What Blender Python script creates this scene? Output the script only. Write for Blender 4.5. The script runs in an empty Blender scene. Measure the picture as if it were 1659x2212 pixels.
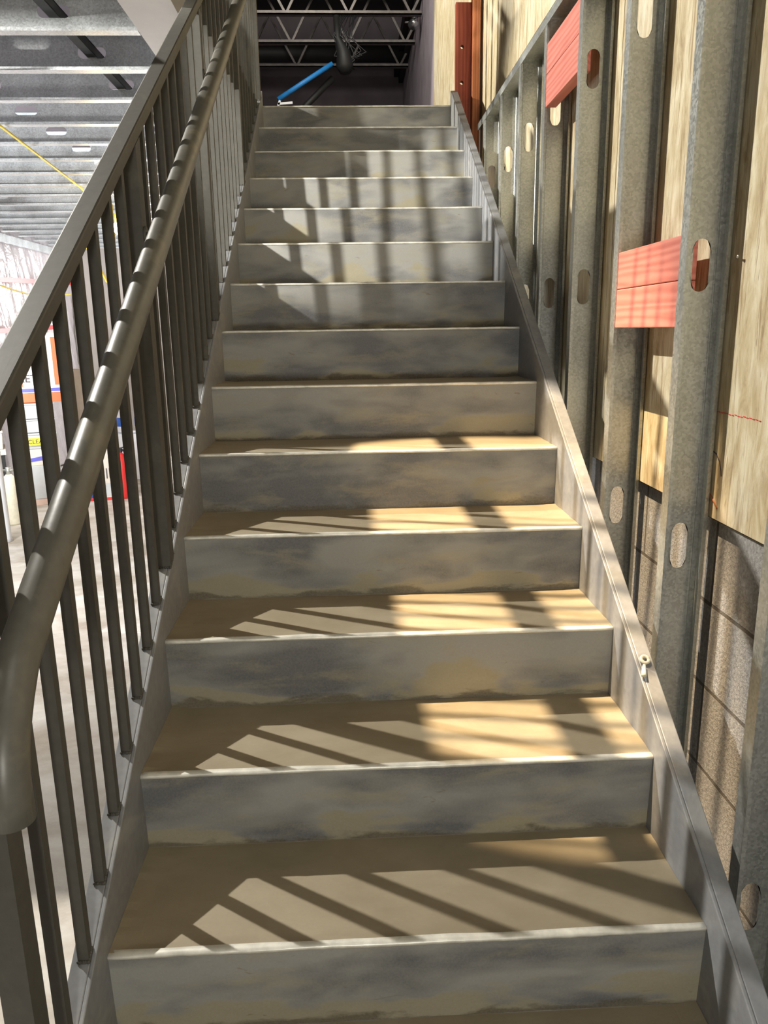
import bpy, bmesh, math, random
from mathutils import Vector, Matrix, noise

random.seed(7)
scene = bpy.context.scene
COL = scene.collection

# ------------------------------------------------------------------ camera
cp, cy_, cr, F = 0.2361, 0.0432, -0.0152, 1637.3
CAM = Vector((-0.0876, -1.1374, 1.0669))
fwd = Vector((math.sin(cy_)*math.cos(cp), math.cos(cy_)*math.cos(cp), -math.sin(cp)))
rt0 = Vector((math.cos(cy_), -math.sin(cy_), 0)); up0 = rt0.cross(fwd)
rt = rt0*math.cos(cr)+up0*math.sin(cr); up = -rt0*math.sin(cr)+up0*math.cos(cr)
cd = bpy.data.cameras.new('camera'); cam = bpy.data.objects.new('camera', cd); COL.objects.link(cam)
M = Matrix((rt, up, -fwd)).transposed().to_4x4(); M.translation = CAM
cam.matrix_world = M
cd.sensor_fit = 'VERTICAL'; cd.sensor_height = 24.0; cd.lens = F/2212*24.0
cd.clip_start = 0.02
scene.camera = cam

# ------------------------------------------------------------------ view, world
vs = scene.view_settings
vs.view_transform = 'Standard'; vs.look = 'None'; vs.gamma = 1; vs.exposure = 0.0; vs.use_curve_mapping = False
w = bpy.data.worlds.new('world'); scene.world = w; w.use_nodes = True
w.node_tree.nodes['Background'].inputs[0].default_value = (0.9, 0.88, 0.8, 1)
w.node_tree.nodes['Background'].inputs[1].default_value = 0.02

def look(o, tgt):
    d = Vector(tgt)-o.location
    o.rotation_euler = d.to_track_quat('-Z', 'Y').to_euler()
def spot(name, loc, tgt, power, col, deg, size, blend=0.15):
    l = bpy.data.lights.new(name, 'SPOT'); l.energy = power; l.color = col
    l.spot_size = math.radians(deg); l.spot_blend = blend; l.shadow_soft_size = size
    o = bpy.data.objects.new(name, l); o.location = loc; COL.objects.link(o); look(o, tgt); return o
def area(name, loc, tgt, power, col, sx, sy):
    l = bpy.data.lights.new(name, 'AREA'); l.shape = 'RECTANGLE'; l.size = sx; l.size_y = sy; l.energy = power; l.color = col
    o = bpy.data.objects.new(name, l); o.location = loc; COL.objects.link(o); look(o, tgt); return o

# work light standing on the upper floor, left of the stairwell
spot('floodlight_upper', (-3.7, 2.5, 4.38), (0.3, 0.9, 0.75), 1650, (1, .96, .88), 58, .03, .3)
# warm lamp hanging high in the stairwell
spot('warm_floodlight', (-1.9, 0.80, 7.0), (0.40, 0.82, 0.3), 7000, (1, .76, .48), 10.5, .012, .35)
# flood light in the lower room shining across the upper steps
spot('floodlight_lower', (-3.2, 0.2, 2.05), (0.1, 2.95, 1.85), 1300, (1, .97, .9), 34, .05, .5)
# room lights, with the added fills marked
area('room_floodlight', (-2.9, 2.5, 0.3), (-1.6, 4.6, 2.1), 62, (.82, .91, 1), .8, .6)
area('room_floodlight_high', (-3.0, 2.0, 1.1), (-1.8, 4.6, -0.5), 88, (1, .98, .95), .8, .6)
area('room_back_light', (-3.2, 5.0, 1.0), (-2.9, 7.8, 0.6), 34, (1, .98, .96), .5, .5)
area('sheeting_highlight_fill', (-2.35, 9.40, 1.25), (-2.9, 7.0, .9), 75, (1, .99, .98), 1.3, 1.5)  # added to put white highlights on the plastic sheeting
area('floodlight_behind', (-.05, -3.1, .62), (.35, 1.5, 1.1), 30, (1, .97, .88), .3, .3)
spot('upper_wall_fill', (-2.8, 3.0, 2.95), (.72, 4.5, 2.75), 800, (1, .95, .82), 44, .03, .15)  # added spot; its cone edge draws the lit patch on the plywood
area('stairwell_fill', (0.0, -2.2, 3.4), (0.0, 3.2, 1.8), 20, (1, .94, .82), 1.6, 1.2)  # added fill behind the camera, in place of bounced light
area('upper_room_fill', (-0.4, 4.9, 4.5), (0.1, 9.0, 3.4), 50, (1, .95, .85), .8, .8)  # added fill that lifts the dark far wall

# ------------------------------------------------------------------ materials
def new_mat(name):
    m = bpy.data.materials.new(name); m.use_nodes = True
    nt = m.node_tree; b = nt.nodes['Principled BSDF']
    return m, nt, b
def nd(nt, t, **kw):
    n = nt.nodes.new(t)
    for k, v in kw.items():
        if k in n.inputs.keys() if isinstance(k, str) else False: n.inputs[k].default_value = v
        else: setattr(n, k, v)
    return n
def pos(nt, scale=(1, 1, 1), loc=(0, 0, 0), world=True):
    mp = nt.nodes.new('ShaderNodeMapping'); mp.inputs['Scale'].default_value = scale; mp.inputs['Location'].default_value = loc
    if world:
        g = nt.nodes.new('ShaderNodeNewGeometry'); nt.links.new(g.outputs['Position'], mp.inputs['Vector'])
    else:
        g = nt.nodes.new('ShaderNodeTexCoord'); nt.links.new(g.outputs['Object'], mp.inputs['Vector'])
    return mp.outputs['Vector']
def noise_n(nt, vec, scale, detail=4, rough=.55, dist=0):
    n = nt.nodes.new('ShaderNodeTexNoise'); n.inputs['Scale'].default_value = scale
    n.inputs['Detail'].default_value = detail; n.inputs['Roughness'].default_value = rough; n.inputs['Distortion'].default_value = dist
    nt.links.new(vec, n.inputs['Vector']); return n.outputs['Fac']
def ramp(nt, fac, stops):
    r = nt.nodes.new('ShaderNodeValToRGB'); cr_ = r.color_ramp
    while len(cr_.elements) < len(stops): cr_.elements.new(.5)
    for e, (p, c) in zip(cr_.elements, stops):
        e.position = p; e.color = (c, c, c, 1) if isinstance(c, (int, float)) else (*c, 1)
    nt.links.new(fac, r.inputs['Fac']); return r.outputs['Color']
def mix(nt, fac, a, b, mode='MIX'):
    m = nt.nodes.new('ShaderNodeMix'); m.data_type = 'RGBA'; m.blend_type = mode
    for s, v in ((m.inputs[0], fac), (m.inputs[6], a), (m.inputs[7], b)):
        if isinstance(v, (int, float)): s.default_value = v
        elif isinstance(v, tuple): s.default_value = (*v, 1)
        else: nt.links.new(v, s)
    return m.outputs[2]
def mth(nt, op, a, b=0.0, c=None):
    m = nt.nodes.new('ShaderNodeMath'); m.operation = op
    for s, v in zip(m.inputs, (a, b) if c is None else (a, b, c)):
        if isinstance(v, (int, float)): s.default_value = v
        else: nt.links.new(v, s)
    return m.outputs[0]
def bump(nt, b, h, strength=.3, dist=.01):
    n = nt.nodes.new('ShaderNodeBump'); n.inputs['Strength'].default_value = strength; n.inputs['Distance'].default_value = dist
    nt.links.new(h, n.inputs['Height']); nt.links.new(n.outputs['Normal'], b.inputs['Normal'])
def setc(nt, sock, v):
    if isinstance(v, tuple): sock.default_value = (*v, 1)
    else: nt.links.new(v, sock)

def plain(name, c, rough=.6, metal=0, var=.12, scale=14, bmp=.1, emis=None, alpha=None):
    m, nt, b = new_mat(name)
    p = pos(nt); n = noise_n(nt, p, scale, 5)
    dark = tuple(x*(1-var) for x in c); lite = tuple(min(1, x*(1+var)) for x in c)
    setc(nt, b.inputs['Base Color'], ramp(nt, n, [(.3, dark), (.7, lite)]))
    b.inputs['Roughness'].default_value = rough; b.inputs['Metallic'].default_value = metal
    if bmp: bump(nt, b, n, bmp, .003)
    if emis:
        b.inputs['Emission Color'].default_value = (*c, 1); b.inputs['Emission Strength'].default_value = emis
    return m

def paint_steel(name, c, smear=(.42, .38, .28), amt=.5, rough=.45, stretch=(3, 3, 3)):
    """grey primed steel with rubbed-on cement smears"""
    m, nt, b = new_mat(name)
    p = pos(nt, stretch)
    n1 = noise_n(nt, p, 2.0, 6, .6, .6); n2 = noise_n(nt, pos(nt), 60, 3)
    base = mix(nt, ramp(nt, n2, [(.3, 0), (.7, 1)]), tuple(x*.9 for x in c), tuple(x*1.1 for x in c))
    mask = ramp(nt, n1, [(.62-.2*amt, 0), (.78-.2*amt, .75)])
    setc(nt, b.inputs['Base Color'], mix(nt, mask, base, smear))
    b.inputs['Roughness'].default_value = rough; b.inputs['Specular IOR Level'].default_value = .5
    bump(nt, b, n1, .15, .004)
    return m

def riser_mat():
    m, nt, b = new_mat('riser_primer_with_cement')
    g = nt.nodes.new('ShaderNodeNewGeometry'); sx = nt.nodes.new('ShaderNodeSeparateXYZ'); nt.links.new(g.outputs['Position'], sx.inputs[0])
    frac = mth(nt, 'FRACT', mth(nt, 'DIVIDE', mth(nt, 'ADD', sx.outputs['Z'], 1.78), .178))   # 0 at the foot of each riser
    # every riser gets its own noise slice
    step = mth(nt, 'FLOOR', mth(nt, 'DIVIDE', mth(nt, 'ADD', sx.outputs['Z'], 1.779), .178))
    cb = nt.nodes.new('ShaderNodeCombineXYZ'); nt.links.new(mth(nt, 'MULTIPLY', sx.outputs['X'], 2.2), cb.inputs[0])
    nt.links.new(mth(nt, 'MULTIPLY', step, 3.71), cb.inputs[1]); nt.links.new(mth(nt, 'MULTIPLY', sx.outputs['Z'], 6.0), cb.inputs[2])
    v = cb.outputs[0]
    big = noise_n(nt, v, 1.4, 3, .5, .25)
    streak_v = nt.nodes.new('ShaderNodeMapping'); streak_v.inputs['Scale'].default_value = (1, 1, 1.3); nt.links.new(v, streak_v.inputs['Vector'])
    streak = noise_n(nt, streak_v.outputs[0], 2.4, 7, .66, .35)
    fine = noise_n(nt, pos(nt), 220, 2)
    grey = mix(nt, ramp(nt, big, [(.38, 0), (.58, 1)]), (.115, .12, .13), (.30, .30, .282))
    tan = mix(nt, streak, (.27, .235, .145), (.36, .33, .23))
    # thin streaky haze of cement
    haze = ramp(nt, streak, [(.50, 0), (.72, .7)])
    c = mix(nt, haze, grey, tan)
    # slopped band at the foot, ragged upper edge
    lim = mth(nt, 'ADD', mth(nt, 'MULTIPLY', mth(nt, 'SUBTRACT', big, .5), 2.4), .16)
    band = ramp(nt, mth(nt, 'ADD', mth(nt, 'MULTIPLY', mth(nt, 'SUBTRACT', lim, frac), 9), .5), [(0, 0), (1, .9)])
    c = mix(nt, band, c, tan)
    # mostly shade with some grime, painted dark along the riser foot
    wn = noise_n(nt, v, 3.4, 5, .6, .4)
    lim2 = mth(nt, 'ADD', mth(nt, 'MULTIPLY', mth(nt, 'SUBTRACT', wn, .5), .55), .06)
    shade_or_wet = ramp(nt, mth(nt, 'ADD', mth(nt, 'MULTIPLY', mth(nt, 'SUBTRACT', lim2, frac), 14), .5), [(0, 0), (1, .8)])
    c = mix(nt, shade_or_wet, c, (.075, .06, .035))
    # rust-brown drips and scuffs near the lip
    dr = noise_n(nt, streak_v.outputs[0], 5.5, 4, .6, 1.2)
    c = mix(nt, ramp(nt, dr, [(.68, 0), (.74, .6)]), c, (.17, .125, .06))
    setc(nt, b.inputs['Base Color'], mix(nt, ramp(nt, fine, [(.2, .0), (.8, .18)]), c, (.5, .48, .42)))
    b.inputs['Roughness'].default_value = .5
    bump(nt, b, streak, .12, .004)
    return m

def concrete_mat(name, c, c2, scale=3.0, rough=.75, bstr=.15, shade_or_wet=None):
    m, nt, b = new_mat(name)
    p = pos(nt, (1, 1.6, 1)); n = noise_n(nt, p, scale, 8, .6, .3); f = noise_n(nt, p, 90, 4, .7)
    col = mix(nt, ramp(nt, n, [(.33, 0), (.66, 1)]), c, c2)
    col = mix(nt, ramp(nt, f, [(.2, .0), (.75, .12)]), col, tuple(x*.55 for x in c))
    setc(nt, b.inputs['Base Color'], col)
    b.inputs['Roughness'].default_value = rough
    hh = mth(nt, 'ADD', mth(nt, 'MULTIPLY', f, .35), n)
    bump(nt, b, hh, bstr, .006)
    if shade_or_wet:
        # damp, shiny puddle area
        g = nt.nodes.new('ShaderNodeNewGeometry'); vm = nt.nodes.new('ShaderNodeVectorMath'); vm.operation = 'DISTANCE'
        nt.links.new(g.outputs['Position'], vm.inputs[0]); vm.inputs[1].default_value = shade_or_wet
        d = mth(nt, 'ADD', vm.outputs['Value'], mth(nt, 'MULTIPLY', n, .9))
        setc(nt, b.inputs['Roughness'], ramp(nt, d, [(.82, .14), (.93, rough)]))
    return m

def galv(name, c=(.52, .53, .52), rough=.42, metal=.75):
    m, nt, b = new_mat(name)
    v = nt.nodes.new('ShaderNodeTexVoronoi'); v.inputs['Scale'].default_value = 190; nt.links.new(pos(nt), v.inputs['Vector'])
    sp = nt.nodes.new('ShaderNodeSeparateColor'); nt.links.new(v.outputs['Color'], sp.inputs[0])
    n = noise_n(nt, pos(nt, (1, 1, .25)), 9, 5)
    f = mth(nt, 'ADD', mth(nt, 'MULTIPLY', sp.outputs[0], .35), mth(nt, 'MULTIPLY', n, .75))
    setc(nt, b.inputs['Base Color'], ramp(nt, f, [(.25, tuple(x*.72 for x in c)), (.8, tuple(min(1, x*1.18) for x in c))]))
    b.inputs['Metallic'].default_value = metal
    setc(nt, b.inputs['Roughness'], ramp(nt, f, [(.2, rough*.75), (.8, rough*1.2)]))
    return m

def wood(name, c, c2, axis=1, scale=18, rough=.65, knots=True):
    m, nt, b = new_mat(name)
    sc = [7, 7, 7]; sc[axis] = .7
    p = pos(nt, tuple(sc)); n = noise_n(nt, p, scale*.25, 6, .6, 1.4)
    w_ = nt.nodes.new('ShaderNodeTexWave'); w_.inputs['Scale'].default_value = 2.2; w_.inputs['Distortion'].default_value = 9
    w_.inputs['Detail'].default_value = 3; nt.links.new(p, w_.inputs['Vector']); w_.bands_direction = 'Z' if axis != 2 else 'X'
    f = mth(nt, 'ADD', mth(nt, 'MULTIPLY', n, .6), mth(nt, 'MULTIPLY', w_.outputs['Fac'], .4))
    setc(nt, b.inputs['Base Color'], ramp(nt, f, [(.25, c), (.75, c2)]))
    b.inputs['Roughness'].default_value = rough; bump(nt, b, f, .12, .003)
    return m

def ply_mat():
    m, nt, b = new_mat('weathered_plywood')
    g1 = noise_n(nt, pos(nt, (6, 7, 1.8)), 3.6, 8, .68, .5)
    g2 = noise_n(nt, pos(nt, (10, 30, 2.0)), 2.6, 6, .7, .6)
    bl = noise_n(nt, pos(nt), 2.4, 6, .6, .5)
    c = ramp(nt, g1, [(.28, (.33, .24, .13)), (.45, (.56, .46, .28)), (.62, (.74, .67, .48))])
    c = mix(nt, ramp(nt, g2, [(.36, .8), (.45, 0)]), c, (.32, .22, .12))
    c = mix(nt, ramp(nt, bl, [(.5, 0), (.68, .55)]), c, (.72, .68, .57))
    cr2 = noise_n(nt, pos(nt, (4, 14, 1.5)), 6, 3, .5, 2.0)
    c = mix(nt, ramp(nt, cr2, [(.70, 0), (.74, .7)]), c, (.2, .12, .06))
    setc(nt, b.inputs['Base Color'], c); b.inputs['Roughness'].default_value = .7
    bump(nt, b, g1, .3, .006)
    return m

def cmu_mat():
    m, nt, b = new_mat('concrete_block')
    g = nt.nodes.new('ShaderNodeNewGeometry'); sx = nt.nodes.new('ShaderNodeSeparateXYZ'); nt.links.new(g.outputs['Position'], sx.inputs[0])
    cb = nt.nodes.new('ShaderNodeCombineXYZ'); nt.links.new(mth(nt, 'ADD', sx.outputs['Y'], .13), cb.inputs[0]); nt.links.new(mth(nt, 'ADD', sx.outputs['Z'], 4.060-.031), cb.inputs[1])
    br = nt.nodes.new('ShaderNodeTexBrick'); nt.links.new(cb.outputs[0], br.inputs['Vector'])
    br.inputs['Scale'].default_value = 1; br.inputs['Brick Width'].default_value = .406; br.inputs['Row Height'].default_value = .203
    br.inputs['Mortar Size'].default_value = .005; br.inputs['Mortar Smooth'].default_value = .15
    n = noise_n(nt, pos(nt), 120, 4, .8); n2 = noise_n(nt, pos(nt), 5, 4)
    c = ramp(nt, n, [(.35, (.17, .165, .16)), (.62, (.38, .37, .355))])
    c = mix(nt, ramp(nt, n2, [(.35, .0), (.7, .3)]), c, (.38, .36, .34))
    c = mix(nt, br.outputs['Fac'], c, (.12, .105, .09))
    setc(nt, b.inputs['Base Color'], c); b.inputs['Roughness'].default_value = .9
    h = mth(nt, 'SUBTRACT', n, mth(nt, 'MULTIPLY', br.outputs['Fac'], 2.5)); bump(nt, b, h, .6, .006)
    return m

MAT = {}
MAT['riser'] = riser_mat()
MAT['stringer'] = paint_steel('primed_steel_stringer', (.25, .255, .265), smear=(.40, .39, .36), amt=.35, stretch=(4, 2.2, 4))
MAT['rail'] = paint_steel('grey_primed_rail', (.075, .071, .060), smear=(.13, .12, .09), amt=.1, rough=.6, stretch=(6, 3, 3))
MAT['handrail'] = paint_steel('grey_primed_pipe', (.12, .114, .095), smear=(.2, .18, .13), amt=.3, rough=.38, stretch=(6, 5, 5))
MAT['lip'] = plain('worn_bright_steel_lip', (.80, .78, .70), .35, .25, .2, 30)
MAT['tread'] = concrete_mat('fresh_tread_concrete', (.25, .207, .135), (.34, .288, .20), 4, .62, .12)
MAT['floor'] = concrete_mat('pale_dusty_floor', (.43, .37, .30), (.80, .77, .71), 2.6, .7, .5, shade_or_wet=(-1.40, 2.55, -.534))
MAT['galv'] = galv('galvanised_steel', (.50, .51, .48), .38, .7)
MAT['joist'] = galv('bright_galvanised_joist', (.62, .65, .67), .38, .6)
MAT['ply'] = ply_mat()
MAT['cmu'] = cmu_mat()
MAT['red'] = wood('red_treated_lumber', (.55, .15, .11), (.70, .25, .19), 1)
MAT['redv'] = wood('red_treated_lumber_upright', (.26, .055, .03), (.42, .10, .055), 2)
MAT['orangev'] = wood('orange_brown_lumber', (.30, .09, .03), (.45, .16, .06), 2)
MAT['drywall'] = plain('pale_wall_board', (.66, .63, .59), .8, 0, .06, 3)
MAT['shaded_ply'] = plain('ply_with_painted_shade', (.36, .31, .35), .8, 0, .15, 5)  # plywood beyond the lit part, shade put into the colour
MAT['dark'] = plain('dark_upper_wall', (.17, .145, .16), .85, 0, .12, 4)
MAT['black'] = plain('black_steel', (.012, .012, .012), .6, 0, .2, 10)
MAT['truss'] = plain('dull_grey_truss_steel', (.15, .135, .125), .5, .3, .25, 20)
MAT['beam'] = plain('light_grey_painted_beam', (.52, .49, .47), .6, 0, .06, 5)
MAT['white'] = plain('white_plastic', (.78, .8, .84), .4, 0, .05, 8)
MAT['cream'] = plain('cream_plastic', (.75, .7, .55), .45, 0, .08, 30)
MAT['yellow'] = plain('yellow_cable', (.75, .55, .05), .5, 0, .1, 20)
MAT['grey_tote'] = plain('light_grey_tote', (.50, .52, .53), .45, 0, .05, 12)
MAT['orange'] = plain('orange_red_card', (.80, .17, .07), .55, 0, .08, 12)
MAT['redp'] = plain('red_painted', (.65, .03, .03), .35, 0, .06, 12)
MAT['blue'] = plain('blue_plastic', (.03, .13, .55), .4, 0, .1, 12)
MAT['stripe'] = plain('blue_printed_stripe', (.12, .12, .55), .5, 0, .05, 12)
MAT['label'] = plain('yellow_label', (.85, .74, .05), .5, 0, .05, 12)
MAT['ink'] = plain('dark_print', (.06, .05, .06), .6, 0, .05, 12)
MAT['card'] = plain('pale_card', (.66, .60, .53), .75, 0, .08, 12)
MAT['pink'] = plain('pinkish_card', (.68, .50, .42), .75, 0, .08, 12)
MAT['bluetape'] = plain('bright_blue_strap', (.02, .22, .60), .5, 0, .1, 20)
MAT['chrome'] = plain('chrome_fitting', (.75, .78, .78), .22, .9, .05, 20)
MAT['bulb'] = plain('glowing_bulb', (1, .72, .30), .4, 0, 0, 5, 0, emis=40)
MAT['rubber'] = plain('black_rubber', (.015, .015, .017), .5, 0, .1, 10)

def sheet_mat():
    m, nt, b = new_mat('clear_plastic_sheeting')
    n = noise_n(nt, pos(nt), 5, 4, .6, .2)
    setc(nt, b.inputs['Base Color'], ramp(nt, n, [(.3, (.66, .62, .65)), (.7, (.78, .74, .78))]))
    b.inputs['Roughness'].default_value = .13; b.inputs['Specular IOR Level'].default_value = 1.0
    bump(nt, b, n, .8, .03)
    return m
MAT['sheet'] = sheet_mat()

# ------------------------------------------------------------------ mesh helpers
def orient(bm, centre):
    # sheet-metal sections: every face turned towards the inside of the C
    for f in bm.faces:
        f.normal_update(); c = f.calc_center_median(); d = Vector((centre[0]-c.x if centre[0] is not None else 0, centre[1]-c.y, centre[2]-c.z if centre[2] is not None else 0))
        if f.normal.dot(d) < 0: f.normal_flip()
class MB:
    def __init__(s): s.bm = bmesh.new()
    def box(s, a, b):
        (x0, y0, z0), (x1, y1, z1) = a, b
        v = [s.bm.verts.new(p) for p in ((x0, y0, z0), (x1, y0, z0), (x1, y1, z0), (x0, y1, z0), (x0, y0, z1), (x1, y0, z1), (x1, y1, z1), (x0, y1, z1))]
        for f in ((0, 3, 2, 1), (4, 5, 6, 7), (0, 1, 5, 4), (1, 2, 6, 5), (2, 3, 7, 6), (3, 0, 4, 7)): s.bm.faces.new([v[i] for i in f])
        return s
    def prism(s, pts, vec):
        vec = Vector(vec); a = [s.bm.verts.new(Vector(p)) for p in pts]; b = [s.bm.verts.new(Vector(p)+vec) for p in pts]
        n = len(a); s.bm.faces.new(a); s.bm.faces.new(b[::-1])
        for i in range(n): s.bm.faces.new((a[i], b[i], b[(i+1) % n], a[(i+1) % n]))
        return s
    def bar(s, p, q, w, h, up=(0, 0, 1)):
        p, q = Vector(p), Vector(q); d = (q-p).normalized(); u = Vector(up); sd = d.cross(u).normalized(); u = sd.cross(d).normalized()
        c = [p+sd*a*w/2+u*b_*h/2 for a, b_ in ((-1, -1), (1, -1), (1, 1), (-1, 1))]
        return s.prism(c, q-p)
    def tube(s, path, r, seg=12, caps=True):
        path = [Vector(p) for p in path]; rings = []; n = len(path)
        ref = Vector((0, 0, 1)) if abs((path[1]-path[0]).normalized().z) < .9 else Vector((1, 0, 0))
        for i, p in enumerate(path):
            d = (path[min(i+1, n-1)]-path[max(i-1, 0)]).normalized()
            a = d.cross(ref).normalized(); b_ = a.cross(d).normalized(); ref = b_
            rr = r[i] if isinstance(r, (list, tuple)) else r
            rings.append([s.bm.verts.new(p+(a*math.cos(t)+b_*math.sin(t))*rr) for t in [2*math.pi*k/seg for k in range(seg)]])
        for i in range(n-1):
            for k in range(seg):
                s.bm.faces.new((rings[i][k], rings[i][(k+1) % seg], rings[i+1][(k+1) % seg], rings[i+1][k]))
        if caps: s.bm.faces.new(rings[0][::-1]); s.bm.faces.new(rings[-1])
        return s
    def ball(s, c, r, sc=(1, 1, 1), seg=14):
        m = Matrix.Translation(c) @ Matrix.Diagonal((*sc, 1))
        bmesh.ops.create_uvsphere(s.bm, u_segments=seg, v_segments=max(6, seg//2), radius=r, matrix=m); return s
    def build(s, name, mat, parent=None, smooth=False, bevel=0, solid=0, label=None, recalc=True):
        me = bpy.data.meshes.new(name)
        if recalc: bmesh.ops.recalc_face_normals(s.bm, faces=s.bm.faces)
        if smooth:
            for f in s.bm.faces: f.smooth = True
        s.bm.to_mesh(me); s.bm.free()
        me.materials.append(MAT[mat] if isinstance(mat, str) else mat)
        o = bpy.data.objects.new(name, me); COL.objects.link(o)
        if parent is not None:
            o.parent = parent; o.matrix_parent_inverse = Matrix.Translation(-parent.location)
        if solid:
            md = o.modifiers.new('solid', 'SOLIDIFY'); md.thickness = solid; md.offset = 0
        if bevel:
            md = o.modifiers.new('bevel', 'BEVEL'); md.width = bevel; md.segments = 2; md.limit_method = 'ANGLE'
        if label: o['label'] = label
        return o
def tag(o, label, cat=None, group=None, kind=None):
    if label: o['label'] = label
    if cat: o['category'] = cat
    if group: o['group'] = group
    if kind: o['kind'] = kind
    return o
def thing(name, loc, label, cat, group=None):
    o = bpy.data.objects.new(name, None); COL.objects.link(o); o.location = loc; o.empty_display_size = .1
    return tag(o, label, cat, group)
def struct(name, mb, mat, **k):
    o = mb.build(name, mat, **k); o['kind'] = 'structure'; return o
def text(name, body, size, mat, loc, rot, parent, ext=.001):
    cu = bpy.data.curves.new(name, 'FONT'); cu.body = body; cu.size = size; cu.extrude = ext; cu.align_x = 'CENTER'; cu.align_y = 'CENTER'
    ob = bpy.data.objects.new(name+'_src', cu); COL.objects.link(ob)
    bpy.context.view_layer.update()
    me = bpy.data.meshes.new_from_object(ob.evaluated_get(bpy.context.evaluated_depsgraph_get()))
    bpy.data.objects.remove(ob); me.materials.clear(); me.materials.append(MAT[mat])
    o = bpy.data.objects.new(name, me); COL.objects.link(o)
    o.matrix_world = Matrix.Translation(loc) @ rot.to_4x4()
    if parent is not None:
        mw = o.matrix_world.copy(); o.parent = parent; o.matrix_parent_inverse = Matrix.Translation(-parent.location); o.matrix_basis = mw
    return o

RISE, RUN, S = .178, .279, .178/.279
HW = .538                  # half clear width
FZ = -.534                 # lower floor level
LZ = 13*RISE               # landing level 2.314

# ------------------------------------------------------------------ the setting
struct('floor', MB().box((-5.4, -3.6, FZ-.1), (.735, 9.6, FZ)), 'floor')
struct('wall_right', MB().box((.735, -3.6, FZ), (.93, 10.0, 4.25)), 'cmu')
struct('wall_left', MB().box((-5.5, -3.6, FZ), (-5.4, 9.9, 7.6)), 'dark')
struct('wall_back', MB().box((-5.4, 9.5, FZ), (.735, 9.6, 2.26)), 'drywall')
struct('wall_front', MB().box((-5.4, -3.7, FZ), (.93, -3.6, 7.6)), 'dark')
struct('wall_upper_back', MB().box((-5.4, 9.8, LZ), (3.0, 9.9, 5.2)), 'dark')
struct('ceiling', MB().box((-5.5, 1.9, 5.0), (3.0, 9.9, 5.1)), 'black')
# upper floor: deck left of the stairwell and the landing beyond the top step
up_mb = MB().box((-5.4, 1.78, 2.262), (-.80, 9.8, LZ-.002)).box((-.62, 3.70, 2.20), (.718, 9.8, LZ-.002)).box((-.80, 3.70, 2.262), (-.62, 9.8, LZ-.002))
struct('floor_upper', up_mb, 'dark')

# ------------------------------------------------------------------ plywood sheets on the right wall
pl = thing('plywood_sheathing', (.728, 2, .646), 'weathered yellow plywood sheets fixed over the grey block wall behind the studs', 'plywood')
for (a, b_) in ((-1.2, 1.24), (1.244, 3.68), (3.684, 6.12)):
    MB().box((.7175, a, .646), (.7345, b_, 4.19)).build('sheet', 'ply', pl)
MB().box((.7175, 6.124, 2.32), (.7345, 9.79, 4.19)).build('sheet', 'shaded_ply', pl, label='plywood sheet with its shade painted greyish purple')

# chalk line, pencil scrawl and nails on the sheet nearest the camera
def wall_mark(name, pts, r, mat, label):
    return MB().tube([(.7172, y, z) for y, z in pts], r, 6).build(name, mat, pl, label=label)
rng = random.Random(3); y = .50
for k in range(16):
    y2 = y-.012; z = .882-.0*(.50-y)+rng.uniform(-.0012, .0012); wall_mark('chalk_dash', [(y, z), (y2+.004, z-.0004)], .0011, 'redp', 'red chalk dash'); y = y2
wall_mark('pencil_scrawl', [(.505, .795), (.48, .79), (.462, .775), (.452, .755), (.450, .745)], .0013, 'ink', 'dark curved scrawl')
wall_mark('stain_mark', [(.51, .70), (.49, .695), (.47, .683), (.455, .672)], .0022, 'orangev', 'brown drip mark')
MB().tube([(.7172, .335, 1.300), (.700, .325, 1.303)], .0022, 8).ball((.699, .325, 1.303), .0045, (.5, 1, 1)).build('nail', 'chrome', pl, smooth=True)
MB().tube([(.7172, .468, 1.200), (.705, .44, 1.200)], .002, 8).ball((.705, .44, 1.2), .0035, (.5, 1, 1)).build('nail', 'chrome', pl, smooth=True)

# ------------------------------------------------------------------ the steel staircase
st = thing('steel_staircase', (0, 0, FZ), 'straight steel staircase with grey smeared risers and fresh tan concrete treads', 'staircase')
def yz(y, h): return (y, S*y+h)
def stringer(sgn):
    mb = MB(); xi = sgn*HW; t = .008; fw = .040; H, B = .075, -.225; th = .012
    y0, y1 = -.92, 3.64
    def sec(xa, xb, ha, hb):
        ya = y0
        pts = [(xa, ya, max(FZ+.001, S*ya+hb)), (xa, y1, S*y1+hb), (xa, y1, S*y1+ha), (xa, ya, max(FZ+.012, S*ya+ha))]
        # foot of the stringer is cut level with the floor
        yb = (FZ-hb)/S
        if yb > ya:
            pts = [(xa, ya, max(FZ+.001, S*ya+hb)), (xa, yb, FZ+.001), (xa, y1, S*y1+hb), (xa, y1, S*y1+ha), (xa, ya, max(FZ+.012, S*ya+ha))]
        mb.prism(pts, (xb-xa, 0, 0))
    sec(xi, xi+sgn*t, H, B)
    yf = -.90
    for (ha, hb) in ((H, H-th), (B+th, B)):
        ys = max(yf, (FZ+.002-hb)/S)
        mb.prism([(xi+sgn*t, ys, S*ys+hb), (xi+sgn*t, y1, S*y1+hb), (xi+sgn*t, y1, S*y1+ha), (xi+sgn*t, ys, S*ys+ha)], (sgn*(fw-t), 0, 0))
    return mb.build('stringer', 'stringer', st, bevel=.002)
stringer(-1); stringer(1)
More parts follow.
